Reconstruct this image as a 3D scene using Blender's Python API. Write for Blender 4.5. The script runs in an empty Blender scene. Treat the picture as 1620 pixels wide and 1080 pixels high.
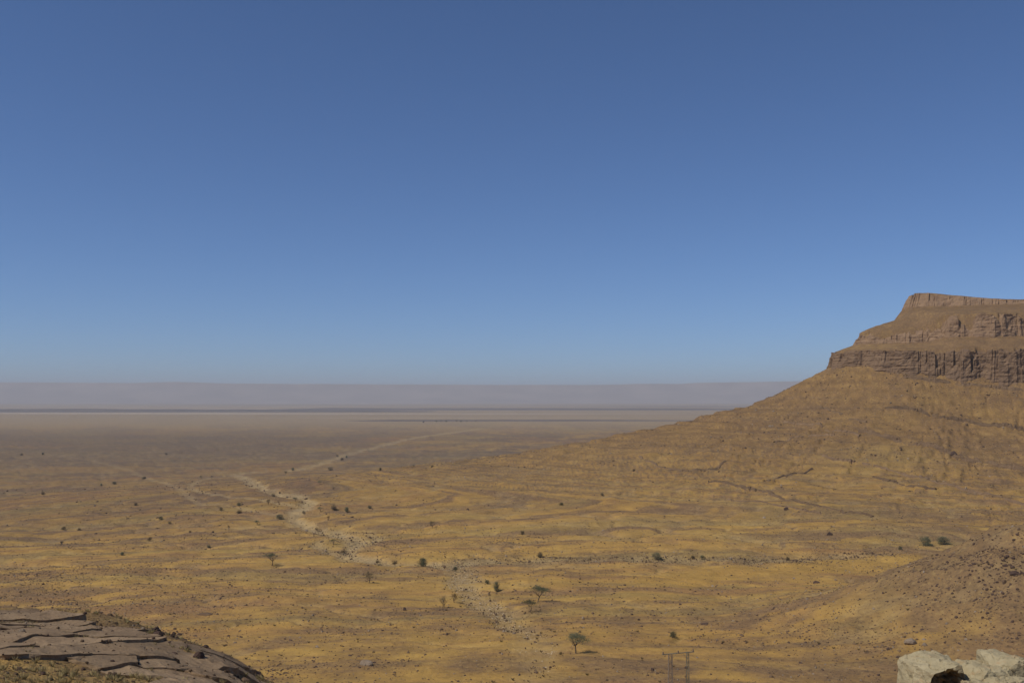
import bpy, bmesh, math, random
import numpy as np
from mathutils import Vector, Matrix, noise as mnoise

sc = bpy.context.scene
C = sc.collection
R = math.radians

# ------------------------------------------------------------------ camera, sky, sun, exposure
FX, CX, HY = 1575.0, 810.0, 628.0           # focal length, centre column and horizon row of the 1620x1080 photograph
cam_d = bpy.data.cameras.new('camera'); cam = bpy.data.objects.new('camera', cam_d); C.objects.link(cam)
cam_d.sensor_width = 36.0; cam_d.lens = 36.0*FX/1620.0
cam_d.shift_y = (HY-540.0)/1620.0
cam_d.clip_start = 0.1; cam_d.clip_end = 200000
cam.location = (0, 0, 0); cam.rotation_euler = (R(90), 0, 0)
sc.camera = cam

SUN_EL, SUN_AZ = 50.0, 245.0                 # azimuth clockwise from +Y: the sun stands to the left of the view
world = bpy.data.worlds.new('World'); sc.world = world; world.use_nodes = True
wn = world.node_tree.nodes; wl = world.node_tree.links
bgn = wn['Background']
sky = wn.new('ShaderNodeTexSky'); sky.sky_type = 'NISHITA'; sky.sun_disc = False
sky.sun_elevation = R(SUN_EL); sky.sun_rotation = R(SUN_AZ)
sky.altitude = 900; sky.air_density = 0.7; sky.dust_density = 0.7; sky.ozone_density = 10.0
wl.new(sky.outputs[0], bgn.inputs[0]); bgn.inputs[1].default_value = 0.095

sun_d = bpy.data.lights.new('sun', 'SUN'); sun = bpy.data.objects.new('sun', sun_d); C.objects.link(sun)
sun_d.energy = 3.1; sun_d.angle = R(0.53); sun_d.color = (1.0, 0.95, 0.87)
sd = Vector((math.sin(R(SUN_AZ))*math.cos(R(SUN_EL)), math.cos(R(SUN_AZ))*math.cos(R(SUN_EL)), math.sin(R(SUN_EL))))
sun.rotation_euler = sd.to_track_quat('Z', 'Y').to_euler()
sc.view_settings.view_transform = 'Standard'; sc.view_settings.look = 'None'
sc.view_settings.exposure = 0.0; sc.view_settings.gamma = 1.0
sc.cycles.volume_bounces = 0; sc.cycles.max_bounces = 5; sc.cycles.use_denoising = True

rng = np.random.default_rng(11); random.seed(11)

# ------------------------------------------------------------------ numpy noise
def _hash(ix, iy, seed):
    h = (ix.astype(np.int64)*374761393 + iy.astype(np.int64)*668265263 + seed*974634777) & 0xFFFFFFFF
    h = ((h ^ (h >> 13))*1274126177) & 0xFFFFFFFF
    return (h ^ (h >> 16)) & 0xFFFFFFFF
def pn(x, y, seed=0):
    ix = np.floor(x); iy = np.floor(y); fx = x-ix; fy = y-iy
    u = fx*fx*fx*(fx*(fx*6-15)+10); v = fy*fy*fy*(fy*(fy*6-15)+10)
    def g(dx, dy):
        a = _hash(ix+dx, iy+dy, seed)*(2*math.pi/4294967296.0)
        return np.cos(a)*(fx-dx)+np.sin(a)*(fy-dy)
    a = g(0, 0); b = g(1, 0); c = g(0, 1); d = g(1, 1)
    return 1.5*((a+(b-a)*u)+((c+(d-c)*u)-(a+(b-a)*u))*v)
def fbm(x, y, seed=0, o=4, gain=0.5, lac=2.03):
    s = 0.0; a = 1.0; t = 0.0
    for i in range(o):
        s = s+a*pn(x, y, seed+i*17); t += a; a *= gain; x = x*lac+3.1; y = y*lac+7.7
    return s/t
def sstep(a, b, x):
    t = np.clip((x-a)/(b-a), 0, 1); return t*t*(3-2*t)
def smax(a, b, k):
    h = np.clip(0.5+0.5*(a-b)/k, 0, 1); return b+(a-b)*h+k*h*(1-h)

def catmull(P, step):
    P = np.array(P, float); out = []
    for i in range(len(P)-1):
        p0 = P[max(i-1, 0)]; p1 = P[i]; p2 = P[i+1]; p3 = P[min(i+2, len(P)-1)]
        n = max(2, int(np.linalg.norm(p2-p1)/step))
        for k in range(n):
            t = k/n
            out.append(0.5*((2*p1)+(p2-p0)*t+(2*p0-5*p1+4*p2-p3)*t*t+(3*p1-p0-3*p2+p3)*t**3))
    out.append(P[-1]); return np.array(out)
def normals2(P):
    T = np.gradient(P, axis=0); T /= np.linalg.norm(T, axis=1)[:, None]+1e-9
    return np.stack([-T[:, 1], T[:, 0]], 1)
def polydist(px, py, P, want=False):
    """distance to a polyline; also signed side (positive on the left of travel) and arc length"""
    n = px.size; D = np.empty(n); S = np.empty(n); A = np.empty(n)
    a = P[:-1]; d = P[1:]-P[:-1]; L2 = (d**2).sum(1)+1e-12; L = np.sqrt(L2)
    arc = np.concatenate([[0], np.cumsum(L)])[:-1]
    ch = max(1, int(6e6//len(a)))
    for i in range(0, n, ch):
        x = px[i:i+ch, None]; y = py[i:i+ch, None]
        t = np.clip(((x-a[:, 0])*d[:, 0]+(y-a[:, 1])*d[:, 1])/L2, 0, 1)
        qx = a[:, 0]+t*d[:, 0]; qy = a[:, 1]+t*d[:, 1]
        dd = (x-qx)**2+(y-qy)**2
        k = dd.argmin(1); r = np.arange(k.size)
        D[i:i+ch] = np.sqrt(dd[r, k])
        cr = d[k, 0]*(y[:, 0]-a[k, 1])-d[k, 1]*(x[:, 0]-a[k, 0])
        S[i:i+ch] = np.where(cr >= 0, 1.0, -1.0)
        A[i:i+ch] = arc[k]+t[r, k]*L[k]
    return D, S, A

# ------------------------------------------------------------------ plan of the mesa (metres; x right, y away)
def perturbed(ctrl, seed, a1, a2):
    P = catmull(ctrl, 4.0); N = normals2(P)
    s = np.arange(len(P))*4.0
    k = a1*pn(s/38, s*0+0.5, seed)+a2*pn(s/11, s*0+2.5, seed+3)
    return P+N*k[:, None]
# travelled from far behind the nose, round the nose, and along the front: inside is on the LEFT
C1 = perturbed([(640,1100),(430,1010),(350,955),(305,905),(279,868),(274,852),(282,836),(305,815),(335,800),(365,786),(400,771),(455,752),(530,738),(700,735)], 5, 3.5, 2.0)
C1S = catmull([(640,1100),(430,1010),(350,955),(305,905),(279,868),(274,852),(282,836),(305,815),(335,800),(365,786),(400,771),(455,752),(530,738),(700,735)], 9.0)
C2 = perturbed([(640,1050),(430,965),(370,935),(322,896),(301,874),(298,866),(306,853),(326,842),(347,836),(356,822),(378,812),(410,808),(450,797),(520,785),(700,778)], 9, 3, 1.5)
C3 = perturbed([(640,1015),(450,972),(404,954),(372,930),(361,914),(362,905),(376,892),(396,881),(418,869),(450,855),(520,842),(700,836)], 13, 3, 1.5)

def lev(x):                                   # levels of the strata, left end to right end of the mesa front
    r = sstep(290, 400, x)
    r2 = sstep(342, 362, x)
    return dict(b1=26-13*r, t1=37.5-2.5*r, b2=46+4*r2, t2=52+14*r2, b3=84-3*r, t3=97-11*sstep(350, 450, x))

RIDGE_E = np.array([(-8,8),(-8.3,20),(-8.6,30),(-9.8,35),(-11.6,40),(-16,50),(-24,64),(-40,90),(-64,118),(-97,145),(-150,185)], float)
RIDGE_E = catmull(RIDGE_E, 3.0)

def plain(x, y):
    d = np.sqrt(x*x*0.55+y*y)
    return -57.0-65.0*(1-np.exp(-np.maximum(d-200, -150)/900.0))

def ground(x, y, fine=True):
    x = np.asarray(x, float); y = np.asarray(y, float); shp = x.shape
    x = x.ravel(); y = y.ravel(); r = np.hypot(x, y)
    z = plain(x, y)
    far = sstep(1500, 5000, r)
    z = z+(2.2*fbm(x/95, y/95, 21, 3)+0.9*fbm(x/28, y/28, 22, 3))*sstep(120, 300, r)*(1-0.7*far)
    # drainage lines on the fan
    q = fbm(x/160+y/900, y/70, 31, 4)
    q2 = fbm(x/70+9, y/34, 33, 4)
    z = z-(1.5*np.exp(-(q/0.05)**2)*sstep(300, 500, r)+0.8*np.exp(-(q2/0.05)**2)*sstep(200, 260, r))*(1-far)
    mesa = np.zeros_like(x); inside = np.zeros_like(x)
    m = (x > -500) & (x < 1500) & (y > 150) & (y < 1900)
    if m.any():
        X = x[m]; Y = y[m]; Z = z[m]
        dS, sS, aS = polydist(X, Y, C1S); sdS = dS*sS
        d1 = dS.copy(); s1 = sS.copy(); nr1 = dS < 30
        if nr1.any(): d1[nr1], s1[nr1], _ = polydist(X[nr1], Y[nr1], C1)
        lv = lev(X)
        sd1 = d1*s1                                 # positive inside
        LS = np.concatenate([[0], np.cumsum(np.linalg.norm(np.diff(C1S, axis=0), axis=1))])
        px = np.interp(aS, LS, C1S[:, 0]); py = np.interp(aS, LS, C1S[:, 1])
        ny = (Y-py)/(dS+1e-6); a1 = aS
        front = np.clip(-ny, 0, 1)
        se = np.maximum(-sdS, 0)*(1+0.75*front)
        prof = np.interp(se, [0, 30, 65, 102, 151, 300, 500, 800], [1, 0.86, 0.72, 0.635, 0.54, 0.31, 0.12, 0])
        gl = fbm(a1/9.0, se/70.0, 41, 4)
        gl2 = fbm(a1/30.0, se/160.0, 43, 3)
        lvp = lev(px)
        zo = Z+np.maximum(lvp['b1']-Z, 0)*prof
        amp = sstep(0, 25, se)*(1-sstep(330, 560, se))
        zo = zo+amp*(1.8*gl2+0.9*gl-1.2*np.exp(-(gl/0.10)**2)*(0.4+sstep(-.2, .3, gl2)))
        pl = (zo+0.11*X+0.03*Y)/6.0; fr = pl-np.floor(pl)
        zo = zo+amp*6.0*0.45*(sstep(0.0, 0.22, fr)-fr)*(0.15+0.85*sstep(-0.15, 0.35, fbm(X/70, Y/55, 49, 3)))
        lob = pn(se/26+0.6*gl2, a1/120, 47)
        zo = zo+amp*0.8*np.tanh(lob*4)              # thin ledges crossing the talus
        zz = zo.copy(); ins = sd1 > 3.5
        if ins.any():
            xi = X[ins]; yi = Y[ins]
            d2, s2, _ = polydist(xi, yi, C2); d3, s3, _ = polydist(xi, yi, C3)
            L = {k: v[ins] for k, v in lv.items()}
            d1i = d1[ins]
            w = d1i/(d1i+d2+1e-6)
            zi = L['t1']+(L['b2']-L['t1'])*w**0.9
            in2 = s2*d2 > 3.5
            w2 = d2/(d2+d3+1e-6)
            zi = np.where(in2, L['t2']+(L['b3']-L['t2'])*w2**0.75, zi)
            in3 = s3*d3 > 7.5
            zi = np.where(in3, L['t3']-3.5*np.exp(-d3/7.0)+0.01*d3-0.03*np.maximum(yi-900, 0), zi)
            zi = zi+0.7*fbm(xi/7, yi/7, 51, 3)*(~in3)+0.25*in3*fbm(xi/9, yi/9, 52, 2)
            zz[ins] = zi
        z[m] = zz
        mesa[m] = np.clip(prof*1.0, 0, 1); inside[m] = ins
    # rocky spur rising at the right edge of the valley
    b = np.exp(-(((x-152)/54)**2+((y-265)/50)**2))
    z = z+30*b*(1+0.12*fbm(x/14, y/14, 61, 4))+1.2*b*np.tanh(5*pn((x+0.8*y)/13, (y-x)/60, 63))
    # viewpoint hill and the spur on the left
    back = np.clip(-y/(r+1e-6), 0, 1)
    cone = -2.05-(0.36-0.28*back)*np.maximum(r-7.0, 0)
    z = smax(z, cone, 3.0*sstep(20, 60, r)+0.01)
    m = (x > -420) & (x < 140) & (y > -60) & (y < 420)
    spur = np.zeros_like(x)
    if m.any():
        X = x[m]; Y = y[m]
        d, s, _ = polydist(X, Y, RIDGE_E)
        e = d*s                                     # left of travel = on the spur
        zt = -10.7-0.127*(Y-50)-1.6*np.exp(-np.maximum(e, 0)/4.0)+0.018*np.maximum(e-10, 0)
        zt = np.where(e < 0, zt-0.62*(-e), zt)
        zt = zt-0.42*np.maximum(Y-53-0.10*np.maximum(-X-12, 0), 0)-np.maximum(22-Y, 0)*0.02
        n = 0.7*fbm(X/11, Y/11, 71, 4)*sstep(12, 40, Y)+0.22*fbm(X/2.3, Y/2.3, 73, 3)
        zt = zt+n
        spur[m] = sstep(-3, 3, zt-z[m])
        z[m] = smax(z[m], zt, 1.5)
    if fine:
        nearf = sstep(4, 30, r)*(1-sstep(700, 1500, r))
        z = z+nearf*(0.16*fbm(x/3.4, y/3.4, 81, 3))
    ground.mesa = mesa.reshape(shp); ground.inside = inside.reshape(shp); ground.spur = spur.reshape(shp); ground.rs = b.reshape(shp)
    return z.reshape(shp)

YS = np.concatenate([np.geomspace(8, 1500, 900), np.geomspace(1500, 28000, 260)[1:]])
def hit(px, py):
    """where the line of sight through a photograph pixel meets the ground"""
    dx = (px-CX)/FX; dz = -(py-HY)/FX
    z = ground(dx*YS, YS); k = max(1, int(np.argmax(z >= dz*YS)))
    ys = np.linspace(YS[k-1], YS[k], 24); z = ground(dx*ys, ys); k = max(1, int(np.argmax(z >= dz*ys)))
    y = 0.5*(ys[k-1]+ys[k]); return Vector((dx*y, y, 0.5*(z[k-1]+z[k])))
def gz(x, y): return float(ground(np.array([x]), np.array([y]))[0])

# dry river bed: traced where it runs on the plain
WASH_PX = [[(1400,876),(1330,880),(1240,884),(1130,884),(1030,882),(930,886),(850,884),(760,890),(700,893),(640,893),(585,890),(545,878),(562,856),(520,843),(470,826),(465,812),(490,795),(455,782),(415,772),(385,756),(375,750),(420,746),(480,740),(540,722),(600,706),(650,694),(700,686),(760,678)],
           [(60,716),(130,726),(200,742),(262,764),(305,790),(352,800),(430,812),(465,818)],
           [(375,751),(330,756),(300,770),(345,783),(420,790),(470,800)],
           [(545,880),(500,862),(520,850),(560,842),(600,850),(560,868)],
           [(700,893),(730,908),(735,930),(770,960),(815,985),(845,1010),(850,1050),(862,1082)]]

# ------------------------------------------------------------------ helpers
def tag(o, label=None, cat=None, group=None, kind=None):
    if label: o['label'] = label
    if cat: o['category'] = cat
    if group: o['group'] = group
    if kind: o['kind'] = kind
    return o
def link(name, me, parent=None, mats=()):
    o = bpy.data.objects.new(name, me); C.objects.link(o)
    for m in mats:
        if m is not None and m.name not in [x.name for x in me.materials if x]: me.materials.append(m)
    if parent: o.parent = parent
    return o
def mesh_np(name, V, F, smooth=True):
    me = bpy.data.meshes.new(name); V = np.asarray(V, np.float32); F = np.asarray(F, np.int32); k = F.shape[1]
    me.vertices.add(len(V)); me.vertices.foreach_set('co', V.ravel())
    me.loops.add(F.size); me.loops.foreach_set('vertex_index', F.ravel())
    me.polygons.add(len(F)); me.polygons.foreach_set('loop_start', np.arange(0, F.size, k, dtype=np.int32))
    me.polygons.foreach_set('loop_total', np.full(len(F), k, np.int32))
    me.polygons.foreach_set('use_smooth', np.full(len(F), smooth))
    me.update(calc_edges=True); return me
def attr(me, name, vals):
    a = me.attributes.new(name, 'FLOAT', 'POINT'); a.data.foreach_set('value', np.asarray(vals, np.float32))
def attr_col(me, name, rgb):
    a = me.attributes.new(name, 'FLOAT_COLOR', 'POINT')
    a.data.foreach_set('color', np.concatenate([rgb, np.ones((len(rgb), 1))], 1).astype(np.float32).ravel())

class NT:
    def __init__(s, name):
        s.m = bpy.data.materials.new(name); s.m.use_nodes = True; s.t = s.m.node_tree; s.n = s.t.nodes; s.l = s.t.links
        s.b = s.n['Principled BSDF']; s.b.inputs['Specular IOR Level'].default_value = 0.15; s.b.inputs['Roughness'].default_value = 0.95
        s.co = s.n.new('ShaderNodeTexCoord').outputs['Object']
    def put(s, a, b): s.l.new(a, b)
    def noise(s, scale, detail=4, rough=0.55, vec=None, dist=0.0):
        n = s.n.new('ShaderNodeTexNoise'); n.inputs['Scale'].default_value = scale; n.inputs['Detail'].default_value = detail
        n.inputs['Roughness'].default_value = rough; n.inputs['Distortion'].default_value = dist
        s.put(vec or s.co, n.inputs['Vector']); return n.outputs['Fac']
    def voro(s, scale, vec=None, feature='F1'):
        n = s.n.new('ShaderNodeTexVoronoi'); n.feature = feature; n.inputs['Scale'].default_value = scale
        s.put(vec or s.co, n.inputs['Vector']); return n.outputs['Distance']
    def map(s, sc_, rot=(0, 0, 0), vec=None):
        n = s.n.new('ShaderNodeMapping'); n.inputs['Scale'].default_value = sc_; n.inputs['Rotation'].default_value = rot
        s.put(vec or s.co, n.inputs['Vector']); return n.outputs[0]
    def rng(s, v, a, b, c=0.0, d=1.0):
        n = s.n.new('ShaderNodeMapRange'); n.inputs[1].default_value = a; n.inputs[2].default_value = b
        n.inputs[3].default_value = c; n.inputs[4].default_value = d; s.put(v, n.inputs[0]); return n.outputs[0]
    def math(s, op, a, b):
        n = s.n.new('ShaderNodeMath'); n.operation = op
        for i, v in enumerate((a, b)):
            if isinstance(v, (int, float)): n.inputs[i].default_value = v
            else: s.put(v, n.inputs[i])
        return n.outputs[0]
    def mix(s, f, a, b, mode='MIX'):
        n = s.n.new('ShaderNodeMix'); n.data_type = 'RGBA'; n.blend_type = mode
        for i, v in ((0, f), (6, a), (7, b)):
            if isinstance(v, (int, float)): n.inputs[i].default_value = v
            elif isinstance(v, tuple): n.inputs[i].default_value = (*v, 1)
            else: s.put(v, n.inputs[i])
        return n.outputs[2]
    def attr(s, name, col=False):
        n = s.n.new('ShaderNodeAttribute'); n.attribute_name = name; return n.outputs['Color' if col else 'Fac']
    def info(s): return s.n.new('ShaderNodeObjectInfo').outputs['Random']
    def color(s, c): s.put(c, s.b.inputs['Base Color'])
    def bump(s, h, strength, dist):
        n = s.n.new('ShaderNodeBump'); n.inputs['Strength'].default_value = strength; n.inputs['Distance'].default_value = dist
        s.put(h, n.inputs['Height']); s.put(n.outputs[0], s.b.inputs['Normal'])

OCHRE = np.array((0.385, 0.236, 0.072)); YELL = np.array((0.40, 0.258, 0.080)); BROWN = np.array((0.28, 0.175, 0.068))
MAUVE = np.array((0.185, 0.120, 0.074)); PALE = np.array((0.49, 0.37, 0.195)); TALUS = np.array((0.270, 0.166, 0.076))

def ground_material(name, near_strength=1.0):
    t = NT(name)
    base = t.attr('col', True)
    rock = t.attr('stone')
    a = t.noise(0.11, 6, 0.62)
    b = t.noise(0.75, 5, 0.6)
    c = t.noise(4.5, 4, 0.6)
    v = t.mix(t.rng(a, 0.3, 0.7), (0.80, 0.79, 0.80), (1.18, 1.16, 1.08))
    col = t.mix(1.0, base, v, 'MULTIPLY')
    spk = t.math('MULTIPLY', t.rng(b, 0.54, 0.64), t.math('MULTIPLY_ADD' if False else 'ADD', t.math('MULTIPLY', rock, 0.75), 0.12))
    col = t.mix(spk, col, (0.125, 0.080, 0.044))
    spk2 = t.math('MULTIPLY', t.rng(c, 0.57, 0.66), t.math('ADD', t.math('MULTIPLY', rock, 0.5), 0.15))
    col = t.mix(spk2, col, (0.165, 0.106, 0.052))
    lt = t.math('MULTIPLY', t.rng(b, 0.44, 0.34), 0.35)
    col = t.mix(lt, col, (0.46, 0.315, 0.115))
    t.color(col)
    h = t.math('ADD', t.math('MULTIPLY', b, 0.6), t.math('MULTIPLY', c, 0.25))
    t.bump(h, 0.85, 0.8)
    return t.m

M_GROUND = ground_material('desert_ground')

def rock_material(name, c1, c2, c3, scale=1.0, bump=0.4):
    t = NT(name)
    a = t.noise(0.35*scale, 6, 0.62); b = t.noise(2.2*scale, 5, 0.62)
    bed = t.noise(1.0*scale, 5, 0.6, vec=t.map((0.12, 0.12, 1.6)))
    col = t.mix(t.rng(a, 0.35, 0.65), c1, c2)
    col = t.mix(t.math('MULTIPLY', t.rng(bed, 0.52, 0.66), 0.75), col, c3)
    col = t.mix(t.math('MULTIPLY', t.rng(b, 0.58, 0.68), 0.5), col, tuple(0.45*x for x in c1))
    g_ = t.noise(9.0*scale, 4, 0.65)
    col = t.mix(t.math('MULTIPLY', t.rng(g_, 0.50, 0.68), 0.45), col, tuple(0.5*x for x in c1))
    col = t.mix(t.math('MULTIPLY', t.rng(g_, 0.46, 0.34), 0.4), col, tuple(1.35*x for x in c2))
    f = t.rng(t.info(), 0, 1, 0.78, 1.2)
    g = t.n.new('ShaderNodeCombineColor')
    for i in range(3): t.put(f, g.inputs[i])
    col = t.mix(1.0, col, g.outputs[0], 'MULTIPLY')
    t.color(col)
    t.bump(t.math('ADD', t.math('ADD', t.math('MULTIPLY', bed, 0.5), t.math('MULTIPLY', b, 0.35)), t.math('MULTIPLY', g_, 0.15)), 0.8, bump)
    return t.m
M_CLIFF = rock_material('cliff_sandstone', (0.225, 0.143, 0.085), (0.30, 0.192, 0.108), (0.165, 0.105, 0.066), 0.5, 0.7)
M_STONE = rock_material('desert_stone', (0.135, 0.086, 0.052), (0.20, 0.130, 0.074), (0.10, 0.066, 0.042), 1.5, 0.15)
M_STONE_D = rock_material('varnished_stone', (0.075, 0.047, 0.036), (0.12, 0.075, 0.052), (0.055, 0.037, 0.03), 1.5, 0.15)
M_STONE_G = rock_material('grey_stone', (0.25, 0.188, 0.130), (0.31, 0.238, 0.165), (0.17, 0.128, 0.09), 1.2, 0.15)
M_LEDGE = rock_material('ledge_rock', (0.165, 0.104, 0.058), (0.225, 0.145, 0.078), (0.115, 0.074, 0.044), 0.6, 0.5)
M_COBBLE = rock_material('pale_cobble', (0.47, 0.35, 0.20), (0.54, 0.41, 0.25), (0.38, 0.275, 0.155), 1.5, 0.1)

# ------------------------------------------------------------------ terrain sheet
ang_f = np.linspace(-34, 34, 821)
ang = np.concatenate([np.arange(-180, -60, 6.0), np.arange(-60, -34, 1.2), ang_f, np.arange(35.2, 60, 1.2), np.arange(60, 180, 6.0)])
def geo(a, b, q):
    n = int(math.log(b/a)/math.log(q)); return np.geomspace(a, b, n+1)[:-1]
rad = np.concatenate([[0.05, 1.0, 2.0], geo(3, 25, 1.06), geo(25, 60, 1.0085), geo(60, 170, 1.009), geo(170, 450, 1.0046), geo(450, 1020, 1.0036), geo(1020, 30000, 1.02), [30000]])
A = np.radians(ang); na, nr = len(A), len(rad)
RR, AA = np.meshgrid(rad, A, indexing='ij')
# columns shifted slightly row by row so that the grid leaves no spokes
X = RR*np.sin(AA); Y = RR*np.cos(AA)
Z = ground(X, Y)
mesa_m, ins_m, spur_m, rs_m = ground.mesa, ground.inside, ground.spur, ground.rs

washes = []
for w in WASH_PX:
    pts = [hit(*p) for p in w]
    washes.append(catmull([(p.x, p.y) for p in pts], 10.0))
xf, yf = X.ravel(), Y.ravel()
wash = np.zeros(xf.size)
mk = np.where((yf > 150) & (yf < 4500) & (np.abs(xf) < 2500))[0]
for i, W in enumerate(washes):
    d, s, a_ = polydist(xf[mk], yf[mk], W)
    yy = yf[mk]
    wd = (5.5+0.0042*np.clip(yy-200, 0, 3000))*(1+0.8*pn(a_/38, a_*0+3, 91+i))
    wd = wd+5.0*fbm(xf[mk]/13, yf[mk]/13, 93, 4, 0.65)
    if i in (1, 2, 3): wd = wd*0.55
    if i == 0: wd = wd*np.where(xf[mk] > 60, np.interp(xf[mk], [60, 200], [1, 0.55]), 1)
    v = (1-sstep(0.35, 1.25, d/np.maximum(wd, 0.8)))*(0.55+0.6*sstep(-0.35, 0.25, fbm(xf[mk]/16, yf[mk]/16, 97, 4, 0.65)))
    wash[mk] = np.maximum(wash[mk], v*np.where(xf[mk] > 0, 0.5, 1.0)*(1-0.4*sstep(850, 1700, yf[mk]))*(1.0, 0.45, 0.6, 0.6, 0.6)[i])
wash = wash.reshape(X.shape)
Z = Z-1.3*wash*sstep(120, 260, RR)

# earth colours: sand, gravel, desert pavement, playa
r = RR
n1 = fbm(X/130+5, Y/130, 101, 5, 0.6); n2 = fbm(X/42, Y/42, 103, 4, 0.6); n3 = fbm(X/13, Y/13, 105, 4, 0.6)
n4 = fbm(X/500, Y/350, 107, 4)
hz_ = sstep(0.15, 0.55, mesa_m)
pz = plain(X, Y); zq = (hz_*Z+(1-hz_)*(pz+0.22*(Z-pz)))/(1.0+1.6*hz_)
st1 = fbm(X/330+Y/900, zq, 201, 4, 0.62); st2 = fbm(X/120+3, zq*2.8, 205, 3, 0.6); st3 = fbm(X/260+7, zq*0.8+3, 209, 3)
sw = sstep(330, 560, r)*(1-0.5*hz_)
q = fbm(X/160+Y/900, Y/70, 31, 4); q2 = fbm(X/70+9, Y/34, 33, 4)
chan = np.maximum(np.exp(-(q/0.05)**2)*sstep(300, 500, r), 0.7*np.exp(-(q2/0.05)**2)*sstep(200, 260, r))*(1-sstep(1500, 3500, r))
ks = 0.10+0.85*sstep(-0.34, 0.34, (n1*0.3+n2*0.45+n3*0.45)*(1-0.45*sw)+st1*(0.6+0.7*sw)+st2*(0.35+0.35*sw))
ks = ks*(1-0.22*sstep(-40, -350, X)*sstep(480, 700, Y))
stone = 1-ks
col = OCHRE[None, None]*(ks[..., None])+MAUVE[None, None]*(stone[..., None])
ky = sstep(0.05, 0.4, n2+0.4*n3)[..., None]*ks[..., None]
col = col*(1-0.6*ky)+YELL*0.6*ky
def blend(m, c):
    global col
    m = np.clip(m, 0, 1)[..., None]; col = col*(1-m)+np.array(c)*m
blend((1-sstep(380, 760, Y))*(0.2+0.5*n2)*ks, YELL)
hillw = sstep(0.22, 0.62, mesa_m)
blend(sstep(0.08, 0.4, st3)*0.45*(1-hillw), (0.285, 0.210, 0.082)); blend(sstep(0.08, 0.4, -st3)*0.4*(1-hillw), (0.335, 0.185, 0.078))
blend(hillw*0.75*(0.75+0.5*n3), TALUS*(1.0))
blend(hillw*sstep(0.1, 0.4, n1)*0.35, YELL)
blend(ins_m*0.85, (0.245, 0.156, 0.082))
blend(sstep(0.08, 0.5, rs_m)*0.8, (0.285, 0.187, 0.092))
blend(spur_m*0.7*(0.8+n2), (0.40, 0.268, 0.095))
stone = np.clip(stone*0.8+0.35*hillw*(0.5+n3)+0.5*sstep(0.15, 0.6, rs_m)+0.35*spur_m, 0, 1)
# the plain far out: dark desert pavement, then pale playa with thin dark bands
far1 = sstep(1100, 1900, Y)*(1-sstep(2900, 4200, Y))
dark = far1*sstep(-0.25, 0.25, n4+0.35*n1-0.0005*(X+100))
blend(dark*0.7, (0.17, 0.125, 0.080))
blend(sstep(2600, 5000, Y)*0.9, (0.37, 0.275, 0.155))
bands = sstep(0.1, 0.45, pn(X/9000+1, Y/700, 113)+0.3*pn(X/2500, Y/300, 115))
blend(sstep(4200, 6500, Y)*bands*0.8, (0.50, 0.41, 0.30))
bd = sstep(0.15, 0.4, pn(X/7000+4, Y/900+2, 117))
blend(sstep(6000, 8000, Y)*bd*0.7, (0.20, 0.15, 0.11))
blend(chan*(0.35+0.5*n2)*(1-hz_), PALE*0.8); blend(chan*sstep(0.0, 0.3, n3)*0.5, BROWN*0.75)
blend(hz_*sstep(0.0, 0.3, st1)*0.65, (0.205, 0.125, 0.060)); blend(hz_*sstep(0.15, 0.4, st2-0.3*st1)*0.5, (0.40, 0.262, 0.105))
blend(wash*0.85, PALE); blend(wash*sstep(0, .4, n3)*0.4, BROWN)
col = col*(1+0.10*n3[..., None])
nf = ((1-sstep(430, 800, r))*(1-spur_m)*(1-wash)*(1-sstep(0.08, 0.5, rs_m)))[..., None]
sp = [hit(*p) for p in ((1055,918),(1150,906),(1250,899),(1350,893),(1430,886))]
d_, _, _ = polydist(xf, yf, catmull([(p.x, p.y) for p in sp], 12.0)); d_ = d_.reshape(X.shape)
strip = (1-sstep(7, 20, d_+7*n3+5*n2))*(1-sstep(0.1, 0.4, rs_m)); blend(strip*0.75, (0.385, 0.240, 0.070)); stone_cut = 1-0.8*strip
pt = hit(1400, 726); pat = np.exp(-(((X-pt.x)/34)**2+((Y-pt.y)/30)**2))*(0.7+0.8*n3); blend(np.clip(pat, 0, 1)*0.7, (0.40, 0.275, 0.095))
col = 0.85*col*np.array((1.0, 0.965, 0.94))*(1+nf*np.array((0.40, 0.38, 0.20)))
stone = stone*stone_cut*(1-0.7*wash)*(1-sstep(1500, 3000, Y)*0.6)

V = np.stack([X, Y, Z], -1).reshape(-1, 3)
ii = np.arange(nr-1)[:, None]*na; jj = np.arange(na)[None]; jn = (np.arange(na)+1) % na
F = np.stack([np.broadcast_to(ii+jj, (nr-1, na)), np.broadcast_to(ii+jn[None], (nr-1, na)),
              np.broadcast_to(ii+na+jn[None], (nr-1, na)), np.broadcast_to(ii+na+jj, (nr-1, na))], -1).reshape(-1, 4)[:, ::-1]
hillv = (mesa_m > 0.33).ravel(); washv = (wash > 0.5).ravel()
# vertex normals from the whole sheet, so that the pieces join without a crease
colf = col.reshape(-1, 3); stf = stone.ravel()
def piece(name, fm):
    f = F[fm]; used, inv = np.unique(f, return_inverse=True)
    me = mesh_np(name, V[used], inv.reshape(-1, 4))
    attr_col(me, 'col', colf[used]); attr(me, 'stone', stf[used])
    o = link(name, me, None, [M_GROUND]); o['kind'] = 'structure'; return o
fh = hillv[F].sum(1) >= 2; fw = (washv[F].sum(1) >= 2) & ~fh
ter = piece('terrain', ~fh & ~fw); tag(ter, 'stony ochre desert plain spreading from the hills to the horizon')
hill = piece('hill', fh); tag(hill, 'brown layered mesa with cliff bands and a long talus slope')
bed = piece('riverbed', fw); tag(bed, 'pale dry riverbed winding across the ochre plain')

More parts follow.
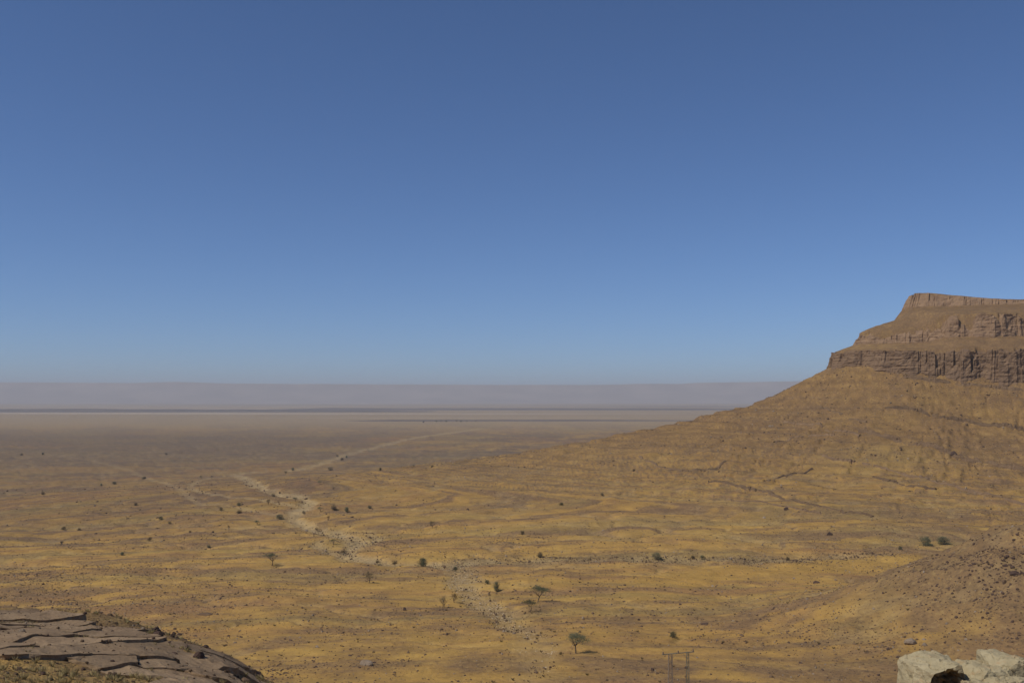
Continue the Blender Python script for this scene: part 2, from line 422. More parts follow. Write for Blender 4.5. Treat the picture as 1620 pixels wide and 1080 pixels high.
# ------------------------------------------------------------------ cliff bands of the mesa
def cliff_band(name, P, zb, zt, seed, step=0.7, colw=(2.0, 6.5), relief=1.6, sink=3.0, cover=6.0, parent=None, breaks=None, mat=None, lean_k=0):
    """a wall of jointed rock along the plan line P (inside on the left)"""
    rg = np.random.default_rng(seed)
    L = np.concatenate([[0], np.cumsum(np.linalg.norm(np.diff(P, axis=0), axis=1))])
    u = np.arange(0, L[-1], step); x = np.interp(u, L, P[:, 0]); y = np.interp(u, L, P[:, 1])
    N = normals2(np.stack([x, y], 1))               # left = inward
    k = 9; ker = np.ones(k)/k
    N = np.stack([np.convolve(np.pad(N[:, i], k//2, 'edge'), ker, 'valid') for i in (0, 1)], 1)
    N /= np.linalg.norm(N, axis=1)[:, None]
    b = [0.0]
    while b[-1] < u[-1]+10: b.append(b[-1]+max(colw[0]*0.6, colw[0]*1.2*math.exp(rg.normal(0.35, 0.75))))
    b = np.array(b); ci = np.searchsorted(b, u, 'right')-1
    off = rg.uniform(0, 1, len(b))**1.3*relief; hv = rg.normal(0, 0.022, len(b)); lo = rg.uniform(0.35, 0.8, len(b)); back = rg.uniform(0, 1.5, len(b))**1.5*relief
    crd = np.where(rg.random(len(b)) < .28, rg.uniform(0.6, 1.25, len(b)), 0.15)
    de = np.minimum(u-b[ci], b[np.minimum(ci+1, len(b)-1)]-u)
    ZB = zb(x, y); ZT = zt(x, y); H = np.maximum(ZT-ZB, 0.3)
    if breaks is not None: H = H*breaks(u)
    nv = max(5, int(np.median(H)/step)+4)
    rows = []
    top = ZB+H*(1+hv[ci]+0.05*pn(u/3, u*0, seed))
    for j in range(nv+1):
        v = j/nv
        z = (ZB-sink)+(top-ZB+sink)*v
        lean = (lean_k*H if lean_k else 1.6*relief)*v
        hrel = np.clip((z-ZB)/H, 0, 1.3)
        wob = 0.10*pn(u/4, u*0+z/5, seed+2)
        o = off[ci]-back[ci]*sstep(-0.04, 0.04, hrel-lo[ci]-wob)
        o = o-(0.75*relief*crd[ci]**2*np.exp(-(de/0.5)**2))
        o = o+0.75*relief*fbm(u/3.4, z/3.2, seed+5, 4, 0.6)+0.10*relief*np.tanh(3*pn(u/30, z/1.5, seed+9))
        o = o+1.6*relief*pn(u/24, z*0.0, seed+11)+0.9*relief*pn(u/9, z/14, seed+13)+0.25*(1-hrel)*relief
        o = o-lean+0.8*relief
        rows.append(np.stack([x-N[:, 0]*o, y-N[:, 1]*o, z], 1))
    for c in (0.35, 1.0):                            # cap running back onto the bench
        q = rows[nv].copy(); q[:, 0] += N[:, 0]*cover*c; q[:, 1] += N[:, 1]*cover*c
        q[:, 2] = q[:, 2]*(1-0.25*c)+(ground(q[:, 0], q[:, 1])-0.5)*0.25*c if c < 1 else ground(q[:, 0], q[:, 1])-0.6
        rows.append(q)
    V = np.concatenate(rows); n = len(u); m = len(rows)
    i = np.arange(m-1)[:, None]*n; j = np.arange(n-1)[None]
    F = np.stack([i+j, i+j+1, i+n+j+1, i+n+j], -1).reshape(-1, 4)
    me = mesh_np(name, V, F, smooth=False)
    return link(name, me, parent, [mat or M_CLIFF])
def span(P, x1=640, y1=1000): return P[(P[:, 0] < x1) & (P[:, 1] < y1)]
def gz_out(P_, d, dz):
    def f(x, y):
        N = normals2(np.stack([x, y], 1)); return ground(x-N[:, 0]*d, y-N[:, 1]*d)+dz
    return f
cliff_band('cliff_band', span(C1), gz_out(C1, 3.0, 0.2), lambda x, y: lev(x)['t1']+0.5, 301, 0.7, (2.0, 7.0), 1.8, parent=hill, breaks=lambda u: 0.86+0.17*sstep(-.4, .1, fbm(u/26, u*0, 887, 3)))
cliff_band('cliff_band', span(C2), lambda x, y: lev(x)['b2']-0.5, lambda x, y: lev(x)['t2']+0.3, 302, 0.7, (1.5, 6.0), 1.4, parent=hill, breaks=lambda u: 0.6+0.45*sstep(-.35, .15, fbm(u/18, u*0, 883, 3)))
cliff_band('cliff_band', span(C3), lambda x, y: lev(x)['b3']-0.5, lambda x, y: lev(x)['t3']-2.2, 303, 0.7, (1.5, 6.0), 1.3, parent=hill, lean_k=0.5, breaks=lambda u: 0.8+0.25*sstep(-.3, .2, fbm(u/22, u*0, 881, 3)))
# thin ledges crossing the talus
for i, (pl, hh) in enumerate([([(1358,684),(1400,692),(1450,704),(1500,716),(1560,732),(1625,748)], 3.2), ([(1400,646),(1460,654),(1530,667),(1625,684)], 2.6),
                              ([(1430,598),(1500,606),(1560,613),(1625,618)], 2.2), ([(1010,722),(1060,742),(1095,745),(1140,738)], 0.9), ([(1290,642),(1330,655),(1370,668)], 1.0),
                              ([(1060,744),(1110,744),(1140,738),(1150,730)], 1.0), ([(1215,762),(1250,752),(1290,741)], 1.0), ([(1225,700),(1270,690),(1320,688)], 1.2), ([(1300,722),(1400,742),(1500,768),(1625,800)], 1.6), ([(1240,668),(1300,676),(1360,690)], 1.5), ([(1120,762),(1200,776),(1290,800),(1380,818)], 1.1), ([(1150,790),(1230,800),(1300,815)], 0.9), ([(1380,755),(1430,768),(1480,775)], 1.3)]):
    pts = [hit(*p) for p in pl]; P = catmull([(p.x, p.y) for p in pts], 2.0)
    sd_ = 400+i*7
    cliff_band('rock_ledge', P, lambda x, y: ground(x, y)-0.3, (lambda h: (lambda x, y: ground(x, y)+h))(hh), sd_, 0.6, (1.2, 4.0), 0.55, 1.2, 2.0, hill, mat=M_LEDGE,
               breaks=(lambda s: (lambda u: 0.15+0.85*sstep(-0.45, 0.0, fbm(u/16, u*0+1, s, 3))))(sd_))

# ------------------------------------------------------------------ far mountains and low ridges
def ridge_mesh(name, y0, depth, x0, x1, crest, zfoot, seed, mat, nx=700, ny=26, gully=0.5):
    xs = np.linspace(x0, x1, nx); t = np.linspace(0, 1, ny)
    Xr, T = np.meshgrid(xs, t)
    H = crest(xs)[None]-zfoot
    prof = np.interp(T, [0, 0.3, 0.48, 0.56, 0.62, 1], [0, 0.33, 0.70, 0.98, 1.0, 0.95])
    g = fbm(Xr/900+T*0.6, T*2.2, seed, 5, 0.6)
    prof = prof*(1+0.16*gully*g*np.sin(np.pi*np.clip(T/0.6, 0, 1)))
    Zr = zfoot-3+np.maximum(H, 0)*prof
    Yr = y0+depth*T+250*gully*fbm(Xr/1500, T*0+seed, seed+2, 3)
    V = np.stack([Xr, Yr, Zr], -1).reshape(-1, 3)
    i = np.arange(ny-1)[:, None]*nx; j = np.arange(nx-1)[None]
    F = np.stack([i+j, i+j+1, i+nx+j+1, i+nx+j], -1).reshape(-1, 4)
    o = link(name, mesh_np(name, V, F), None, [mat]); o['kind'] = 'structure'; return o
def plain_rock(name, c1, c2, sc_):
    t = NT(name); t.color(t.mix(t.rng(t.noise(sc_, 6, 0.6), 0.35, 0.65), c1, c2)); t.bump(t.noise(sc_*4, 5, 0.6), 0.5, 20.0*0.001/sc_); return t.m
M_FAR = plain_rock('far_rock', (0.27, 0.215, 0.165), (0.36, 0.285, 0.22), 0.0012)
M_LOW = plain_rock('dark_hill_rock', (0.115, 0.089, 0.070), (0.15, 0.115, 0.09), 0.004)
D0 = 20000.0
cp = [(-400,604),(0,604),(160,605),(230,603),(330,606),(560,607),(800,608),(960,608),(1020,606.5),(1100,606.5),(1130,604.5),(1220,603.5),(1300,602),(2000,600)]
cx = np.array([(a-CX)/FX*D0 for a, b in cp]); cz = np.array([(HY-b)/FX*D0*1.075 for a, b in cp])
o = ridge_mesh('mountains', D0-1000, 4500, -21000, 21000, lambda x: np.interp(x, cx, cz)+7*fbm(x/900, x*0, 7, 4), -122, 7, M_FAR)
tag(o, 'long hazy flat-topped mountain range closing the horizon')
def low(name, d, a, b, py, seed, label, dep=700):
    zf = -122; cz_ = -(py-HY)/FX*d
    xa, xb = (a-CX)/FX*d, (b-CX)/FX*d
    f = lambda x: zf+(cz_-zf)*(np.clip((x-xa)/(0.12*(xb-xa)), 0, 1)*np.clip((xb-x)/(0.4*(xb-xa)), 0, 1))**0.6*(0.85+0.35*fbm(x/700, x*0+seed, seed, 4))
    o = ridge_mesh(name, d, dep, xa, xb, f, zf, seed, M_LOW, 300, 16, 0.25); tag(o, label); return o
low('low_hills', 7900, -500, 700, 646.5, 33, 'long dark low ridge lying on the pale plain before the mountains')
low('low_hills', 9200, 380, 1400, 645.5, 35, 'thin dark low ridge running behind the pale plain towards the mesa slope')
low('low_hills', 4950, 520, 1240, 663.8, 37, 'narrow dark rise crossing the far end of the dry riverbed', 220)

# ------------------------------------------------------------------ stones
def rock_mesh(name, seed, sub=2, flat=0.7, cuts=7, rough=0.12):
    rg = random.Random(seed); bm = bmesh.new(); bmesh.ops.create_icosphere(bm, subdivisions=sub, radius=1.0)
    for _ in range(cuts):                            # planes knock flats into it
        n = Vector((rg.gauss(0, 1), rg.gauss(0, 1), rg.gauss(0, 0.8))).normalized(); d = rg.uniform(0.55, 0.85)
        for v in bm.verts:
            h = v.co.dot(n)-d
            if h > 0: v.co -= n*h
    off = Vector((seed*3.7, seed*1.3, 0))
    for v in bm.verts: v.co *= 1+rough*mnoise.fractal(v.co*1.6+off, 0.8, 2.0, 3)
    sx, sy = rg.uniform(0.8, 1.25), rg.uniform(0.7, 1.0)
    for v in bm.verts: v.co = Vector((v.co.x*sx, v.co.y*sy, v.co.z*flat))
    me = bpy.data.meshes.new(name); bm.to_mesh(me); bm.free(); return me
boulder_m = {}
for key, mat in (('b', M_STONE), ('d', M_STONE_D), ('g', M_STONE_G)):
    boulder_m[key] = []
    for k in range(5):
        me = rock_mesh('boulder', 20+k*3, 2, 0.62+0.06*k); me.materials.append(mat); boulder_m[key].append(me)

def frustum_pts(n, y0, y1, k=0.56, xr=None):
    y = np.sqrt(rng.uniform(y0*y0, y1*y1, n)); x = rng.uniform(-k, k, n)*y
    return x, y
def plaw(n, a, b, p=2.3):
    u = rng.random(n); return a*(1-u*(1-(a/b)**p))**(-1/p)
def stoniness(x, y):
    a1 = fbm(x/130+5, y/130, 101, 5, 0.6); a2 = fbm(x/42, y/42, 103, 4, 0.6); a3 = fbm(x/13, y/13, 105, 4, 0.6)
    return 1-sstep(-0.34, 0.34, a1*0.55+a2*0.5+a3*0.5), a3
cloud = []
def scatter(tagname, x, y, size, keep):
    k = keep > rng.random(len(x)); x, y, size = x[k], y[k], size[k]
    z = ground(x, y); cloud.append((tagname, x, y, z-0.02*size, size))
    return x, y, z
# plain in the middle distance
x, y = frustum_pts(210000, 185, 560); st, n3_ = stoniness(x, y); ground(x, y)
scatter('plain', x, y, plaw(len(x), 0.26, 1.4, 2.5), (0.04+0.9*st**2*(0.25+1.1*sstep(-0.1, 0.4, n3_)))*(ground.spur < .3)*(ground.rs < .25))
x, y = frustum_pts(60000, 500, 1100); st, n3_ = stoniness(x, y); ground(x, y)
scatter('talus', x, y, plaw(len(x), 0.55, 2.8, 2.6), (0.08+0.5*st)*(0.35+1.2*sstep(0.1, 0.6, ground.mesa))*(ground.inside < .5))
W0 = washes[0][washes[0][:, 0] > 10]; k = rng.integers(0, len(W0), 5000)
scatter('plain', W0[k, 0]+rng.normal(0, 9, 5000), W0[k, 1]+rng.normal(0, 9, 5000), plaw(5000, 0.22, 1.1, 2.2), np.full(5000, 0.8))
# blocks fallen below the cliffs
P = span(C1, 600); N = normals2(P); k = rng.integers(0, len(P), 1500); o_ = 3+rng.exponential(22, 1500)
x = P[k, 0]-N[k, 0]*o_+rng.normal(0, 3, 1500); y = P[k, 1]-N[k, 1]*o_+rng.normal(0, 3, 1500)
scatter('talus', x, y, plaw(1500, 0.5, 3.2, 2.0), np.full(1500, 0.9))
# the spur at the right edge
x = rng.normal(145, 46, 30000); y = rng.normal(250, 44, 30000); ground(x, y); st, n3_ = stoniness(x, y)
scatter('slope', x, y, plaw(30000, 0.25, 1.7, 2.3), sstep(0.05, 0.4, ground.rs)*(0.15+0.9*sstep(-0.1, 0.5, n3_)))
# denser rubble on the near foot of the slope
x = rng.uniform(-70, 75, 26000); y = rng.uniform(188, 250, 26000); n3_ = fbm(x/9, y/9, 135, 4, 0.6); ground(x, y)
scatter('plain', x, y, plaw(26000, 0.18, 1.0, 2.2), sstep(0.0, 0.45, n3_-0.004*(y-195)-0.10*(x > 0))*0.9*(ground.spur < .3))
x = rng.uniform(-260, -70, 24000); y = rng.uniform(250, 440, 24000); n3_ = fbm(x/14, y/14, 137, 4, 0.6); ground(x, y)
scatter('plain', x, y, plaw(24000, 0.28, 1.1, 2.3), (0.15+0.7*sstep(-0.1, 0.35, n3_))*(ground.spur < .3)*sstep(0.10, 0.30, -x/y-0.12))
# the gravelly spur on the left
x = rng.uniform(-45, 0, 60000); y = 18+50*rng.random(60000); ground(x, y); n3_ = fbm(x/6, y/6, 131, 3)
scatter('spur', x, y, plaw(60000, 0.05, 0.45, 2.4), (ground.spur > .5)*(0.05+0.45*sstep(-0.2, 0.4, n3_)))
# dark rubble on the crest of that spur and rows of varnished stone on its flank
for line, n_, a_, b_ in (([(0,884),(60,882),(110,882),(160,890)], 420, .12, .55), ([(215,938),(255,950),(290,962),(345,974)], 110, .15, .6), ([(380,1062),(430,1058),(480,1052),(560,1046),(640,1050)], 1100, .3, 1.0), ([(1500,885),(1560,900),(1620,925)], 320, .35, 1.5), ([(1440,935),(1540,960),(1620,1000)], 320, .3, 1.3), ([(1540,880),(1600,890),(1620,900)], 260, .4, 1.6), ([(1250,985),(1330,1000),(1420,1015)], 260, .25, .9), ([(0,1056),(60,1052),(130,1062),(220,1058)], 160, .05, .25)):
    pts = [hit(*p) for p in line]; P = catmull([(p.x, p.y) for p in pts], 1.0); k = rng.integers(0, len(P), n_)
    sp = 0.02*np.median(P[:, 1])
    scatter('rubble', P[k, 0]+rng.normal(0, sp, n_), P[k, 1]+rng.normal(0, 2.2*sp, n_), plaw(n_, a_, b_, 1.8), np.ones(n_))

tagn = np.concatenate([np.full(len(c[1]), c[0]) for c in cloud]); cx_, cy_, cz_, cs_ = (np.concatenate([c[i] for c in cloud]) for i in (1, 2, 3, 4))
pxs = cs_*FX/cy_
vis = (np.abs(cx_/cy_) < 0.515) & (-cz_/cy_ < 0.285)
order = np.argsort(-pxs*vis)
NB = 230
big = order[:NB]; rest = order[NB:]
LM = [(n, hit(*p)) for n, p in (('umbrella acacia', (911,1033)), ('flat-topped acacia', (851,952)), ('thin sparse acacia', (701,961)), ('slender umbrella acacia', (430,894)), ('riverbed fork', (700,893)),
      ('riverbed hairpin', (470,826)), ('far riverbed bend', (375,750)), ('two green bushes', (1478,862)), ('grey rock outcrop', (200,1030)), ('grey rounded boulder', (580,1051)),
      ('nose of the mesa', (1290,640)), ('long talus ledge', (1500,716)), ('pale grey boulder', (1442,1018)), ('lone plain tree', (684,835)), ('stony wash', (1100,884)), ('dark rubble crest', (80,884)), ('long reddish rib', (325,972)),
      ('smooth lower talus', (1250,800)), ('tall cliff gully', (1560,650)), ('bright sand strip', (1150,905)), ('foot of the fan', (1000,760)))]
def where_at(x, y):
    d = sorted((math.hypot(p.x-x, p.y-y)/max(1.0, 0.02*p.y), n) for n, p in LM)
    return 'beside the '+d[0][1] if d[0][0] < 2.2 else 'between the %s and the %s' % (d[0][1], d[1][1])
GROUP = {'plain': 'boulders on the plain', 'talus': 'fallen blocks on the talus', 'slope': 'boulders on the rocky spur', 'spur': 'stones on the gravelly spur', 'rubble': 'dark rubble stones'}
NOUN = {'plain': 'boulder', 'talus': 'fallen block', 'slope': 'spur boulder', 'spur': 'stone', 'rubble': 'rubble stone'}
def boulder(x, y, z, s, key, label, group, rot=None, sc3=None):
    o = bpy.data.objects.new('boulder', boulder_m[key][random.randrange(5)]); C.objects.link(o)
    o.location = (x, y, z); o.rotation_euler = rot or (random.uniform(-.3, .3), random.uniform(-.3, .3), random.uniform(0, 6.28))
    o.scale = sc3 or (s*0.5,)*3
    tag(o, label, 'boulder', group); return o
for i in big:
    tn = str(tagn[i]); key = 'd' if tn == 'rubble' or (tn != 'spur' and random.random() < .3) else ('g' if random.random() < .12 else 'b')
    sz = float(cs_[i]); big_ = 'large' if sz > 1.6 else 'mid-sized' if sz > 0.8 else 'small' if sz > 0.35 else 'tiny'
    fl = random.choice((0.6, 0.8, 1.0, 1.25)); shp = {0.6: 'flat', 0.8: 'low', 1.0: 'rounded', 1.25: 'upright'}[fl]
    l = '%s %s %s %s %s' % (big_, shp, {'d': 'dark', 'g': 'grey', 'b': 'brown'}[key], NOUN[tn], where_at(float(cx_[i]), float(cy_[i])))
    k_ = sz*0.45; boulder(float(cx_[i]), float(cy_[i]), float(cz_[i]), 1, key, l, GROUP[tn], None, (k_, k_, k_*fl))
for (px, py, w, h, key, lab) in [(1442,1018,20,13,'g','pale grey boulder undercut by shadow on the rubble slope above the pale rocks'),
        (580,1051,20,13,'g','grey rounded boulder among dark rubble beyond the rock outcrop'), (275,1003,9,5,'d','pair of dark stones on smooth yellow ground above the outcrop'),
        (284,1004,7,4,'d','pair of dark stones on smooth yellow ground above the outcrop'), (374,1054,13,11,'d','dark brown boulder beside the tip of the grey rock outcrop'),
        (1313,846,9,7,'d','dark angular block at the foot of the talus near the green bushes'), (1509,719,9,7,'d','dark block lodged in the ledge that crosses the talus'),
        (1244,806,8,6,'d','dark block alone on the smooth lower talus'), (1115,987,13,4,'d','flat dark stone on ochre gravel above the pylon'),
        (1606,908,15,7,'d','dark bluish block on the rocky spur with green bushes behind'), (1292,922,10,6,'d','dark stone beside the bright sand strip'),
        (325,972,22,6,'b','long reddish rock rib rising from yellow gravel'), (640,965,9,6,'d','dark stone in a purple gravel patch by the brown shrubs')]:
    p = hit(px, py); m = p.y/FX
    boulder(p.x, p.y, p.z+h*m*0.15, 1, key, lab, 'paired dark stones' if lab.startswith('pair') else None, rot=(0, 0, random.uniform(-.3, .3)), sc3=(w*m*0.55, w*m*0.42, h*m*0.9))

# ------------------------------------------------------------------ loose stuff: stones, cobbles and dry tufts nobody could count
def proto_collection(name, meshes):
    c = bpy.data.collections.new(name)
    for me in meshes: c.objects.link(bpy.data.objects.new(me.name, me))
    return c
stone_me = []
for k in range(8):
    me = rock_mesh('stone', 60+k, 1, 0.6+0.05*k, 5); me.materials.append((M_STONE, M_STONE, M_STONE_D, M_STONE, M_STONE, M_STONE_D, M_STONE, M_STONE_G)[k]); stone_me.append(me)
cob_me = []
for k in range(4):
    me = rock_mesh('cobble', 80+k, 1, 0.65, 4); me.materials.append(M_COBBLE); cob_me.append(me)
dark_me = []
for k in range(4):
    me = rock_mesh('dark_stone', 90+k, 1, 0.7, 5); me.materials.append(M_STONE_D if k else M_STONE); dark_me.append(me)
def stuff(name, x, y, z, scl, col_, label, tilt=0.4):
    me = bpy.data.meshes.new(name); n = len(x); me.vertices.add(n); me.vertices.foreach_set('co', np.stack([x, y, z], 1).astype(np.float32).ravel())
    attr(me, 'scl', scl)
    a = me.attributes.new('rot', 'FLOAT_VECTOR', 'POINT'); a.data.foreach_set('vector', np.stack([rng.uniform(-tilt, tilt, n), rng.uniform(-tilt, tilt, n), rng.uniform(0, 6.28, n)], 1).astype(np.float32).ravel())
    o = link(name, me); tag(o, label, None, None, 'stuff')
    g = bpy.data.node_groups.new(name, 'GeometryNodeTree')
    g.interface.new_socket('Geometry', in_out='INPUT', socket_type='NodeSocketGeometry'); g.interface.new_socket('Geometry', in_out='OUTPUT', socket_type='NodeSocketGeometry')
    N = g.nodes; L = g.links; gi = N.new('NodeGroupInput'); go = N.new('NodeGroupOutput')
    iop = N.new('GeometryNodeInstanceOnPoints'); ci = N.new('GeometryNodeCollectionInfo'); ci.inputs[0].default_value = col_
    ci.inputs['Separate Children'].default_value = True; ci.inputs['Reset Children'].default_value = True
    iop.inputs['Pick Instance'].default_value = True
    sa = N.new('GeometryNodeInputNamedAttribute'); sa.data_type = 'FLOAT'; sa.inputs['Name'].default_value = 'scl'
    ra = N.new('GeometryNodeInputNamedAttribute'); ra.data_type = 'FLOAT_VECTOR'; ra.inputs['Name'].default_value = 'rot'
    e2r = N.new('FunctionNodeEulerToRotation')
    L.new(gi.outputs[0], iop.inputs['Points']); L.new(ci.outputs[0], iop.inputs['Instance'])
    L.new(ra.outputs[0], e2r.inputs[0]); L.new(e2r.outputs[0], iop.inputs['Rotation']); L.new(sa.outputs[0], iop.inputs['Scale'])
    L.new(iop.outputs[0], go.inputs[0])
    md = o.modifiers.new('scatter', 'NODES'); md.node_group = g
    return o
PC = proto_collection('stone_kinds', stone_me); PK = proto_collection('cobble_kinds', cob_me); PD = proto_collection('dark_stone_kinds', dark_me)
rs = rest
for tn, nm, lab, pc in (('plain', 'stones', 'scattered small stones covering the ochre plain', PC), ('talus', 'rubble', 'scattered rubble covering the talus slope of the mesa', PC),
                    ('slope', 'rubble', 'loose rubble covering the rocky spur', PC), ('spur', 'gravel', 'loose gravel covering the spur around the grey outcrop', PC), ('rubble', 'dark_rubble', 'streaks of small dark varnished rubble on the slope', PD)):
    k = rs[tagn[rs] == tn]
    if len(k): stuff(nm, cx_[k], cy_[k], cz_[k], cs_[k]*0.5, pc, lab)
# cobbles along the dry river bed
cbx, cby = [], []
for W in (washes[0], washes[-1]):
    k = rng.integers(0, len(W), 3600)
    cbx.append(W[k, 0]+rng.normal(0, 5.0, 3600)); cby.append(W[k, 1]+rng.normal(0, 5.0, 3600))
cbx = np.concatenate(cbx); cby = np.concatenate(cby); k = (cby > 190) & (cby < 1300) & (fbm(cbx/9, cby/9, 141, 3) > -0.12); cbx, cby = cbx[k], cby[k]
stuff('cobbles', cbx, cby, ground(cbx, cby)-0.35, plaw(len(cbx), 0.12, 0.6, 2.2), PK, 'pale cobbles strewn along the dry riverbed')

def leaf_material(name, c1, c2):
    t = NT(name); f = t.n.new('ShaderNodeNewGeometry').outputs['Random Per Island']
    t.color(t.mix(f, c1, c2)); t.b.inputs['Roughness'].default_value = 0.8; return t.m
M_LEAF = leaf_material('acacia_leaf', (0.085, 0.090, 0.046), (0.150, 0.145, 0.075))
M_LEAFD = leaf_material('dark_leaf', (0.068, 0.074, 0.038), (0.12, 0.122, 0.062))
M_LEAFB = leaf_material('dry_leaf', (0.105, 0.078, 0.040), (0.165, 0.12, 0.062))
M_SCRUB = leaf_material('dry_scrub', (0.15, 0.108, 0.050), (0.24, 0.175, 0.08))
M_TUFT = leaf_material('dry_grass', (0.34, 0.27, 0.12), (0.50, 0.40, 0.19))
tb = NT('acacia_bark'); tb.color(tb.mix(tb.noise(6, 4, 0.6), (0.085, 0.060, 0.040), (0.15, 0.11, 0.075))); M_BARK = tb.m

def tuft_mesh(seed, n=34, mat=M_TUFT, wide=0.55):
    rg = random.Random(seed); V, F = [], []
    for i in range(n):
        a = rg.uniform(0, 6.28); r0 = rg.uniform(0, 0.18); r1 = r0+rg.uniform(0.1, wide); h = rg.uniform(0.45, 1.0)
        c, s_ = math.cos(a), math.sin(a); w = 0.035
        b = len(V)
        V += [(c*r0-s_*w, s_*r0+c*w, 0), (c*r0+s_*w, s_*r0-c*w, 0), (c*(r0+r1)*.5, s_*(r0+r1)*.5, h*.65), (c*r1, s_*r1, h)]
        F += [(b, b+1, b+2), (b, b+2, b+3)]
    me = bpy.data.meshes.new('tuft'); me.from_pydata(V, [], F); me.materials.append(mat); return me
PT = proto_collection('tuft_kinds', [tuft_mesh(k) for k in range(4)])
PB = proto_collection('dry_bush_kinds', [tuft_mesh(10+k, 70, M_SCRUB, 0.8) for k in range(3)])
tx = rng.uniform(-24, -4, 3000); ty = rng.uniform(22, 60, 3000); ground(tx, ty)
k = (fbm(tx/3.5, ty/3.5, 151, 3)+0.5*(ty < 34)*(tx > -0.5*ty) > 0.12) & (ground.spur > .5); tx, ty = tx[k], ty[k]
stuff('grass', tx, ty, ground(tx, ty)-0.02, rng.uniform(0.08, 0.30, len(tx)), PT, 'dry straw-coloured grass tufts around the grey rock outcrop', 0.15)
bx, by = frustum_pts(2600, 190, 700); ground(bx, by); k = (fbm(bx/40, by/40, 161, 3) > -0.05) & (ground.spur < .3); bx, by = bx[k], by[k]
k2 = rng.integers(0, len(washes[0]), 260); wx = washes[0][k2, 0]+rng.normal(0, 9, 260); wy = washes[0][k2, 1]+rng.normal(0, 9, 260)
k3 = rng.integers(0, len(washes[-1]), 90); wx = np.concatenate([wx, washes[-1][k3, 0]+rng.normal(0, 7, 90)]); wy = np.concatenate([wy, washes[-1][k3, 1]+rng.normal(0, 7, 90)])
k = wy < 1000; bx = np.concatenate([bx, wx[k]]); by = np.concatenate([by, wy[k]])
stuff('undergrowth', bx, by, ground(bx, by)-0.05, rng.uniform(0.2, 0.65, len(bx)), PB, 'low dry scrub dotted over the plain and riverbed', 0.15)

# ------------------------------------------------------------------ acacias and shrubs
def tube(V, F, pts, radii, k=6):
    base = len(V); n = len(pts)
    for i, p in enumerate(pts):
        d = (pts[min(i+1, n-1)]-pts[max(i-1, 0)]).normalized(); a = d.orthogonal().normalized(); b = d.cross(a)
        for j in range(k):
            t = 6.2832*j/k; V.append(p+(a*math.cos(t)+b*math.sin(t))*radii[i])
    for i in range(n-1):
        for j in range(k):
            F.append((base+i*k+j, base+i*k+(j+1) % k, base+(i+1)*k+(j+1) % k, base+(i+1)*k+j))
def plant_meshes(seed, H, W, form, leaf, nclump=46, nleaf=34, leafs=0.16, stems=1):
    """form: umbrella, round or sparse; returns (trunk mesh, crown mesh)"""
    rg = random.Random(seed); V, F = [], []; tips = []
    low_ = {'umbrella': 0.55, 'round': 0.12, 'sparse': 0.38}[form]
    for s_ in range(stems):
        a0 = rg.uniform(0, 6.28); b0 = Vector((0.10*W*(stems > 1)*math.cos(a0), 0.10*W*(stems > 1)*math.sin(a0), -0.25))
        fork = Vector((rg.uniform(-.10, .10)*W, rg.uniform(-.10, .10)*W, H*low_*rg.uniform(.6, .85)))+b0*0.8
        mid = (b0+fork)*0.5+Vector((rg.uniform(-.05, .05)*W, rg.uniform(-.05, .05)*W, 0))
        r0 = 0.030*H/math.sqrt(stems)
        tube(V, F, [b0, mid, fork], [r0*1.25, r0, r0*0.85])
        nb = 7 if stems == 1 else 4
        for i in range(nb):
            a = 6.28*i/nb+rg.uniform(-.4, .4); rr = W*0.5*rg.uniform(.45, .9)
            tip = Vector((rr*math.cos(a), rr*math.sin(a), H*rg.uniform(max(low_, .4)+.12, .93)))
            m1 = fork.lerp(tip, .5)+Vector((0, 0, -0.06*H+rg.uniform(-.03, .05)*H))
            tube(V, F, [fork, m1, tip], [r0*.6, r0*.38, r0*.12], 5)
            for q in range(3):
                p0 = fork.lerp(tip, rg.uniform(.4, .8)); p0.z = m1.z*.5+p0.z*.5
                t2 = p0+Vector((rg.uniform(-.18, .18)*W, rg.uniform(-.18, .18)*W, rg.uniform(.05, .18)*H))
                tube(V, F, [p0, t2], [r0*.22, r0*.06], 4)
    tm = bpy.data.meshes.new('trunk'); tm.from_pydata([tuple(v) for v in V], [], F); tm.materials.append(M_BARK)
    V, F = [], []
    lobes = [(rg.uniform(0, 6.28), rg.uniform(.15, .42)*W, rg.uniform(-.12, .05)*H) for _ in range(5)]
    for c in range(nclump):
        la, lr, lz = lobes[c % 5]
        a = la+rg.gauss(0, .55); rr = max(0, lr+rg.gauss(0, .12)*W)
        if form == 'umbrella':
            z = H*(0.92-0.6*(rr/W)**2)+lz*0.9-abs(rg.gauss(0, .12))*H
        elif form == 'round':
            rr *= .95; ph = rg.random()
            z = H*(0.10+0.80*ph*math.sqrt(max(0.05, 1-(rr/(0.58*W))**2)))
        else:
            z = H*rg.uniform(.45, .95)
        cc = Vector((rr*math.cos(a), rr*math.sin(a), z)); cr = W*rg.uniform(.06, .13)
        for l in range(nleaf):
            p = cc+Vector((rg.gauss(0, 1)*cr, rg.gauss(0, 1)*cr, rg.gauss(0, .55)*cr*(0.6 if form == 'umbrella' else 1)))
            if p.z < 0.03: p.z = 0.03+rg.random()*.1
            u = Vector((rg.gauss(0, 1), rg.gauss(0, 1), rg.gauss(0, .6))).normalized(); w_ = u.orthogonal().normalized()
            L_ = leafs*rg.uniform(.6, 1.4); b = len(V)
            V += [p-u*L_*.5, p+w_*L_*.32, p+u*L_*.5, p-w_*L_*.32]; F.append((b, b+1, b+2, b+3))
    cm = bpy.data.meshes.new('crown'); cm.from_pydata([tuple(v) for v in V], [], F); cm.materials.append(leaf)
    return tm, cm
